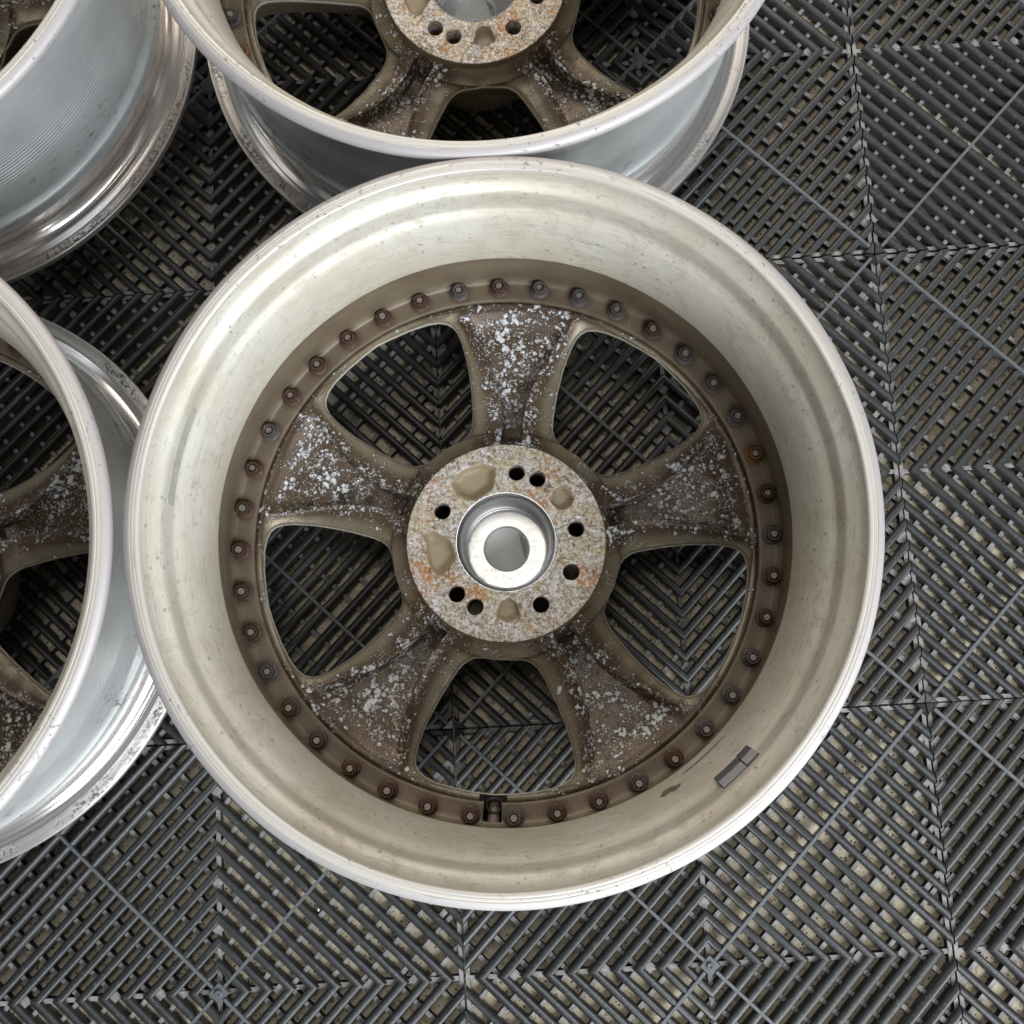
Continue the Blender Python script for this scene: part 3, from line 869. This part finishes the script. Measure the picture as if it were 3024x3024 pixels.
arc_block('adhesive_pad', 157.0, 174.5, [(.2190, .2160), (.2177, .2160), (.2178, .2215), (.2184, .2262), (.2196, .2275)], M['tape'], wheel1, 30)
# smeared glue where an old weight came off
def smear(a0, a1, za, zb, seed, mat, th=.0003):
    V = []; F = []; rn = random.Random(seed); n_ = 26; m_ = 7
    T_ = sorted((z, r) for r, z in INSIDE)
    def rin(z): return tab(T_, z)
    for i in range(n_):
        s = i / (n_ - 1); a = math.radians(a0 + (a1 - a0) * s); wdt = math.sin(PI * s) ** .5 * rn.uniform(.55, 1.0)
        mid = za + (zb - za) * (.5 + .12 * math.sin(7 * s + seed))
        for k in range(m_):
            q = k / (m_ - 1) - .5; z = mid + (zb - za) * wdt * q
            edge = 1 - (2 * abs(q)) ** 4
            r = rin(z) - .0004 - th * max(.05, edge) * min(1, math.sin(PI * s) * 4 + .02)
            V.append((r * math.cos(a), r * math.sin(a), z))
    for i in range(n_ - 1):
        for k in range(m_ - 1): F.append((i * m_ + k, (i + 1) * m_ + k, (i + 1) * m_ + k + 1, i * m_ + k + 1))
    return mesh_obj('adhesive_residue', V, F, mat, wheel1, 0)
smear(-63.5, -59.0, .182, .193, 2, M['glue'])
smear(-57.8, -46.5, .1740, .1758, 5, M['glue'])

# ------------------------------------------------------------------ paint flakes and grit on the mat
rn = random.Random(11); V = []; F = []
for k in range(150):
    x = rn.uniform(-.86, .16); y = rn.uniform(-.28, .68)
    z = rn.choice((-.0065, -.0055, FZ + .001, FZ + .001)); r = rn.uniform(.0006, .0016) if rn.random() < .9 else rn.uniform(.002, .0028)
    b = len(V); m_ = rn.choice((4, 5, 6)); tilt = rn.uniform(-.4, .4)
    for i in range(m_):
        a = 2 * PI * i / m_ + rn.uniform(-.3, .3); q = r * rn.uniform(.5, 1.2)
        V.append((x + q * math.cos(a), y + q * math.sin(a), z + .0006 + q * math.cos(a) * tilt))
    for i in range(m_): V.append((V[b + i][0], V[b + i][1], V[b + i][2] - .0004))
    F.append(tuple(b + i for i in range(m_)))
    for i in range(m_):
        j = (i + 1) % m_; F.append((b + i, b + j, b + m_ + j, b + m_ + i))
g = mesh_obj('paint_flakes', V, F, M['flake'], None, 0)
g['kind'] = 'stuff'; g['label'] = 'tiny white paint and metal flakes scattered over the black mat'; g['category'] = 'debris'
